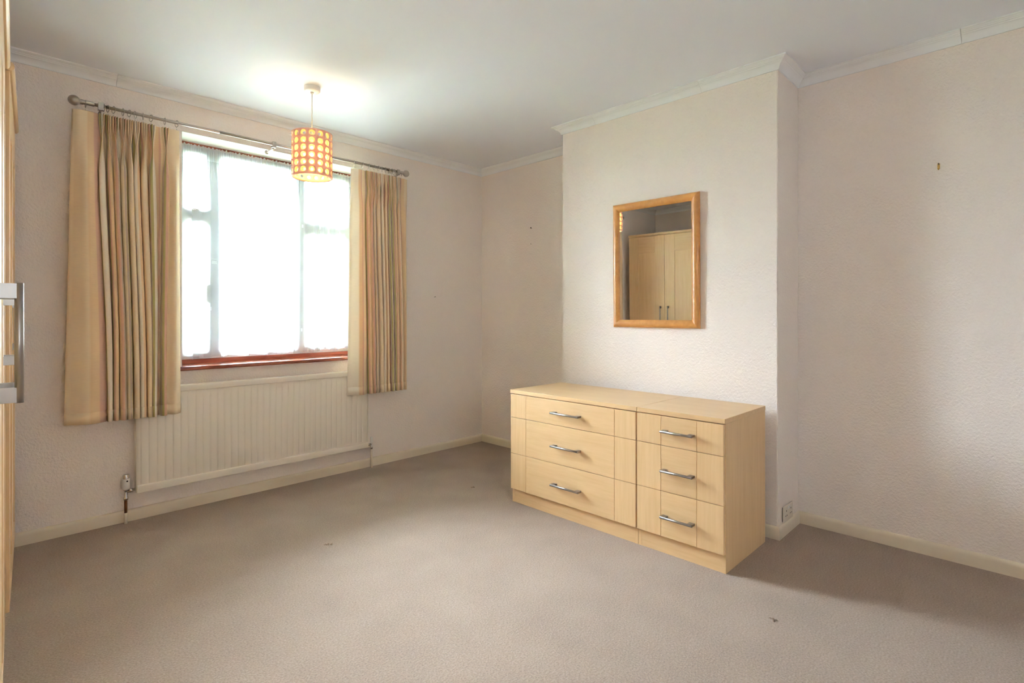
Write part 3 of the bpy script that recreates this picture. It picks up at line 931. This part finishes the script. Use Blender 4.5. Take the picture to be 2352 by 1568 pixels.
# ------------------------------------------------------------------ pendant lamp
LX, LY = 1.443, 3.104
root = thing('pendant_lamp', 'pendant lamp with a pink drum shade punched with round holes', 'lamp', (LX, LY, H))
b = bmesh.new(); lathe(b, (LX, LY, 0), [(.046, H), (.0465, H - .004), (.0455, H - .024), (.041, H - .029), (.010, H - .031), (.010, H - .036), (.006, H - .042)], 32)
obj('ceiling_rose', b, M['white'], root, smooth=50)
b = bmesh.new(); tube(b, [(LX, LY, H - .03), (LX - .001, LY, 2.40), (LX, LY, 2.26)], .0034, 10)
obj('flex', b, M['white'], root)
b = bmesh.new(); lathe(b, (LX, LY, 0), [(.010, 2.262), (.016, 2.258), (.019, 2.240), (.019, 2.205), (.016, 2.195), (.012, 2.192)], 20)
obj('bulb_holder', b, M['white'], root, smooth=50)
ZT, ZB, RS = 2.279, 2.017, .115
def drum(R, z0, z1, cols, rows_, hole, rim, thick, phase):
    bm = bmesh.new()
    cache = {}
    def vert(a, z):
        key = (round(a % (2 * PI) * 1e5) % round(2 * PI * 1e5), round(z * 1e5))
        if key not in cache:
            cache[key] = bm.verts.new((R * math.cos(a), R * math.sin(a), z))
        return cache[key]
    ca = 2 * PI / cols
    cz = (z1 - z0 - 2 * rim) / rows_
    K = 4
    for c in range(cols):
        a0 = phase + c * ca
        for r in range(rows_):
            zc = z0 + rim + (r + .5) * cz
            # outer square, K steps a side, counter-clockwise
            sq = []
            for k in range(K): sq.append((-.5 + k / K, -.5))
            for k in range(K): sq.append((.5, -.5 + k / K))
            for k in range(K): sq.append((.5 - k / K, .5))
            for k in range(K): sq.append((-.5, .5 - k / K))
            ov = [vert(a0 + p[0] * ca, zc + p[1] * cz) for p in sq]
            iv = []
            for p in sq:
                th = math.atan2(p[1], p[0])
                iv.append(bm.verts.new((R * math.cos(a0 + hole * math.cos(th) / R), R * math.sin(a0 + hole * math.cos(th) / R), zc + hole * math.sin(th))))
            N_ = len(sq)
            for k in range(N_):
                f = bm.faces.new((ov[k], ov[(k + 1) % N_], iv[(k + 1) % N_], iv[k])); f.smooth = True
        for zlo, zhi in ((z0, z0 + rim), (z1 - rim, z1)):
            for k in range(K):
                aa, ab = a0 + (-.5 + k / K) * ca, a0 + (-.5 + (k + 1) / K) * ca
                f = bm.faces.new((vert(aa, zlo), vert(ab, zlo), vert(ab, zhi), vert(aa, zhi))); f.smooth = True
    return bm
ph = math.radians(-135 - 5)
bm = drum(RS, ZB, ZT, 15, 6, .0168, .004, .001, ph)
o = obj('shade', bm, M['shade_pink'], root, local=True); o.location = (0, 0, -H)
md = o.modifiers.new('thick', 'SOLIDIFY'); md.thickness = .0012; md.offset = 0
bm = drum(RS - .013, ZB + .001, ZT - .001, 15, 6, .0095, .004, .001, ph)
o = obj('liner', bm, M['shade_cream'], root, local=True); o.location = (0, 0, -H)
md = o.modifiers.new('thick', 'SOLIDIFY'); md.thickness = .0008; md.offset = 0
for z in (ZB, ZT):
    bm = bmesh.new(); tube(bm, [(LX + (RS - .006) * math.cos(a), LY + (RS - .006) * math.sin(a), z) for a in [2 * PI * k / 48 for k in range(48)]], .0022, 8, closed=True)
    obj('rim', bm, M['shade_pink'], root)
bm = bmesh.new()
for k in range(3):
    a = 2 * PI * k / 3 + .4
    tube(bm, [(LX + .012 * math.cos(a), LY + .012 * math.sin(a), 2.215), (LX + (RS - .007) * math.cos(a), LY + (RS - .007) * math.sin(a), 2.275)], .0016, 6)
obj('gimbal', bm, M['white'], root)
bm = bmesh.new()
lathe(bm, (LX, LY, 0), [(.012, 2.195), (.013, 2.185), (.020, 2.170), (.028, 2.152), (.030, 2.135), (.027, 2.117), (.018, 2.105), (.006, 2.100), (0.0, 2.0995)], 24)
obj('bulb', bm, M['bulb'], root)

# ------------------------------------------------------------------ socket
sy = YC0
root = thing('electrical_socket', 'white double electrical socket low on the side of the chimney breast', 'socket', (3.165, sy, .070))
b = rbox(3.094, 3.238, sy - .012, sy - .004, .070, .156, .002); obj('faceplate', b, M['socket'], root)
b = bmesh.new(); box(b, 3.100, 3.232, sy - .0045, sy, .075, .151); obj('back_box', b, M['dark'], root)  # coloured black for the shade in the gap behind the plate
for cx_ in (3.130, 3.202):
    b = bmesh.new()
    box(b, cx_ - .003, cx_ + .003, sy - .0125, sy - .0115, .124, .133)
    box(b, cx_ - .014, cx_ - .006, sy - .0125, sy - .0115, .100, .105); box(b, cx_ + .006, cx_ + .014, sy - .0125, sy - .0115, .100, .105)
    obj('pin_slots', b, M['dark'], root)
for cx_ in (3.154, 3.178):
    b = rbox(cx_ - .006, cx_ + .006, sy - .0145, sy - .0115, .133, .150, .001); obj('switch', b, M['white'], root)

# ------------------------------------------------------------------ small fixings on the walls
root = thing('wall_hook', 'small brass picture hook on the wall right of the chimney breast', 'hook', (XB, .357, 1.913))
b = bmesh.new(); box(b, XB - .002, XB, .352, .362, 1.917, 1.945); obj('hook_plate', b, M['brass'], root)
b = bmesh.new(); tube(b, [(XB - .002, .357, 1.922), (XB - .008, .357, 1.914), (XB - .013, .357, 1.918), (XB - .012, .357, 1.926)], .003, 8); obj('hook_arm', b, M['brass'], root)
b = bmesh.new(); tube(b, [(XB, .357, 1.938), (XB - .010, .357, 1.944)], .0025, 8); obj('hook_nail', b, M['nail'], root)
def nail(x, y, z, dx, dy, label, r=.0022):
    bm = bmesh.new()
    tube(bm, [(x, y, z), (x + dx * .010, y + dy * .010, z + .003)], r, 8)
    e = Vector((x + dx * .010, y + dy * .010, z + .003))
    tube(bm, [e, e + Vector((dx * .0015, dy * .0015, .0004))], r * 2.0, 10)
    bmesh.ops.translate(bm, verts=bm.verts[:], vec=(-x, -y, -z))
    o = obj('nail', bm, M['nail']); o.location = (x, y, z)
    tag(o, label, 'nail')
nail(XA, 3.135, 1.945, -1, 0, 'dark nail high on the alcove wall left of the chimney breast', .0032)
nail(XA, 3.135, 1.806, -1, 0, 'faint nail standing in for a hole lower on the alcove wall left of the chimney breast', .0016)  # small hole in the wall, built as a nail
nail(2.861, YW, 1.351, 0, -1, 'small nail on the window wall right of the curtain', .0018)

def fluff(x, y, label, r):
    bm = bmesh.new(); rn = random.Random(int(x * 1000))
    for k in range(7):
        a = rn.uniform(0, 6.28); p = Vector((rn.uniform(-r, r), rn.uniform(-r, r), .002))
        tube(bm, [p, p + Vector((math.cos(a) * r * .6, math.sin(a) * r * .6, .004)), p + Vector((math.cos(a + .8) * r, math.sin(a + .8) * r, .001))], r * .13, 5)
    o = obj('fluff', bm, M['lint']); o.location = (x, y, 0.0)
    tag(o, label, 'fluff')
fluff(1.313, 2.633, 'speck of brown fluff on the carpet before the radiator', .011)
fluff(2.448, 2.795, 'speck of brown fluff on the carpet left of the wide chest', .009)
fluff(2.214, .745, 'tuft of brown fluff on the carpet right of the narrow chest', .009)

# ------------------------------------------------------------------ garden beyond the window
GZ = -0.35
b = bmesh.new(); box(b, -12, 16, -12, 11.0, GZ - .1, GZ)
tag(obj('patio', b, M['paving']), 'pale paved patio added outside the window to bounce daylight onto the ceiling', 'patio', None, 'structure')  # pale ground added so light reflects up to the ceiling
b = bmesh.new(); box(b, -30, 40, 11.0, 60, GZ - .1, GZ)
tag(obj('lawn', b, M['lawn']), 'green lawn of the garden beyond the window', 'lawn', None, 'structure')
def leaf_mass(bm, c, rad, n, size, rn, solid=True):
    for _ in range(n):
        d = Vector((rn.gauss(0, 1), rn.gauss(0, 1), rn.gauss(0, 1))).normalized()
        p = Vector(c) + Vector((d.x * rad[0], d.y * rad[1], d.z * rad[2])) * (rn.random() ** .35)
        u_ = Vector((rn.gauss(0, 1), rn.gauss(0, 1), rn.gauss(0, 1))).normalized()
        w_ = u_.cross(d if abs(u_.dot(d)) < .95 else Vector((0, 0, 1))).normalized()
        s = size * rn.uniform(.6, 1.3)
        bm.faces.new([bm.verts.new(p + q) for q in (-u_ * s, w_ * s * .5, u_ * s, -w_ * s * .5)])
rn = random.Random(99)
for hx, hw, hy, hh, lab in ((1.0, 5.5, 13.0, 1.5, 'clipped green hedge across the garden beyond the window'),):
    root = thing('hedge', lab, 'hedge', (hx + hw / 2, hy, GZ))
    bm = bmesh.new()
    box(bm, hx - 4, hx + 8, hy - .35, hy + .35, GZ, GZ + hh - .15)
    obj('core', bm, M['hedge'], root)
    bm = bmesh.new()
    for k in range(9000):
        p = Vector((rn.uniform(hx - 4.2, hx + 8.2), hy + rn.uniform(-.5, .5), GZ + rn.uniform(0, hh)))
        u_ = Vector((rn.gauss(0, 1), rn.gauss(0, 1), rn.gauss(0, 1))).normalized(); w_ = u_.orthogonal().normalized()
        s = rn.uniform(.04, .09)
        bm.faces.new([bm.verts.new(p + q) for q in (-u_ * s, w_ * s * .5, u_ * s, -w_ * s * .5)])
    o = obj('leaves', bm, M['hedge'], root); o['kind'] = 'stuff'
trees = [((1.3, 17.0), 5.2, 1.7, 'broad green tree beyond the left part of the window'),
         ((5.6, 23.0), 6.0, 2.0, 'green garden tree seen beyond the middle of the window'),
         ((10.6, 20.5), 6.8, 2.1, 'tall green tree beyond the right part of the window')]
for (tx, ty), th, tr_, lab in trees:
    root = thing('garden_tree', lab, 'tree', (tx, ty, GZ), 0, 'trees in the garden')
    bm = bmesh.new(); tube(bm, [(tx, ty, GZ - .05), (tx + .1, ty, GZ + th * .35), (tx - .05, ty, GZ + th * .7)], [.16, .12, .05], 10)
    obj('trunk', bm, M['bark'], root)
    bm = bmesh.new()
    for k in range(9):
        a = rn.uniform(0, 6.28); q = rn.uniform(.1, .75) * tr_
        leaf_mass(bm, (tx + q * math.cos(a), ty + q * math.sin(a), GZ + th * rn.uniform(.45, .9)), (tr_ * .6, tr_ * .6, tr_ * .5), 1100, .13, rn)
    o = obj('crown', bm, M['leaf'], root); o['kind'] = 'stuff'
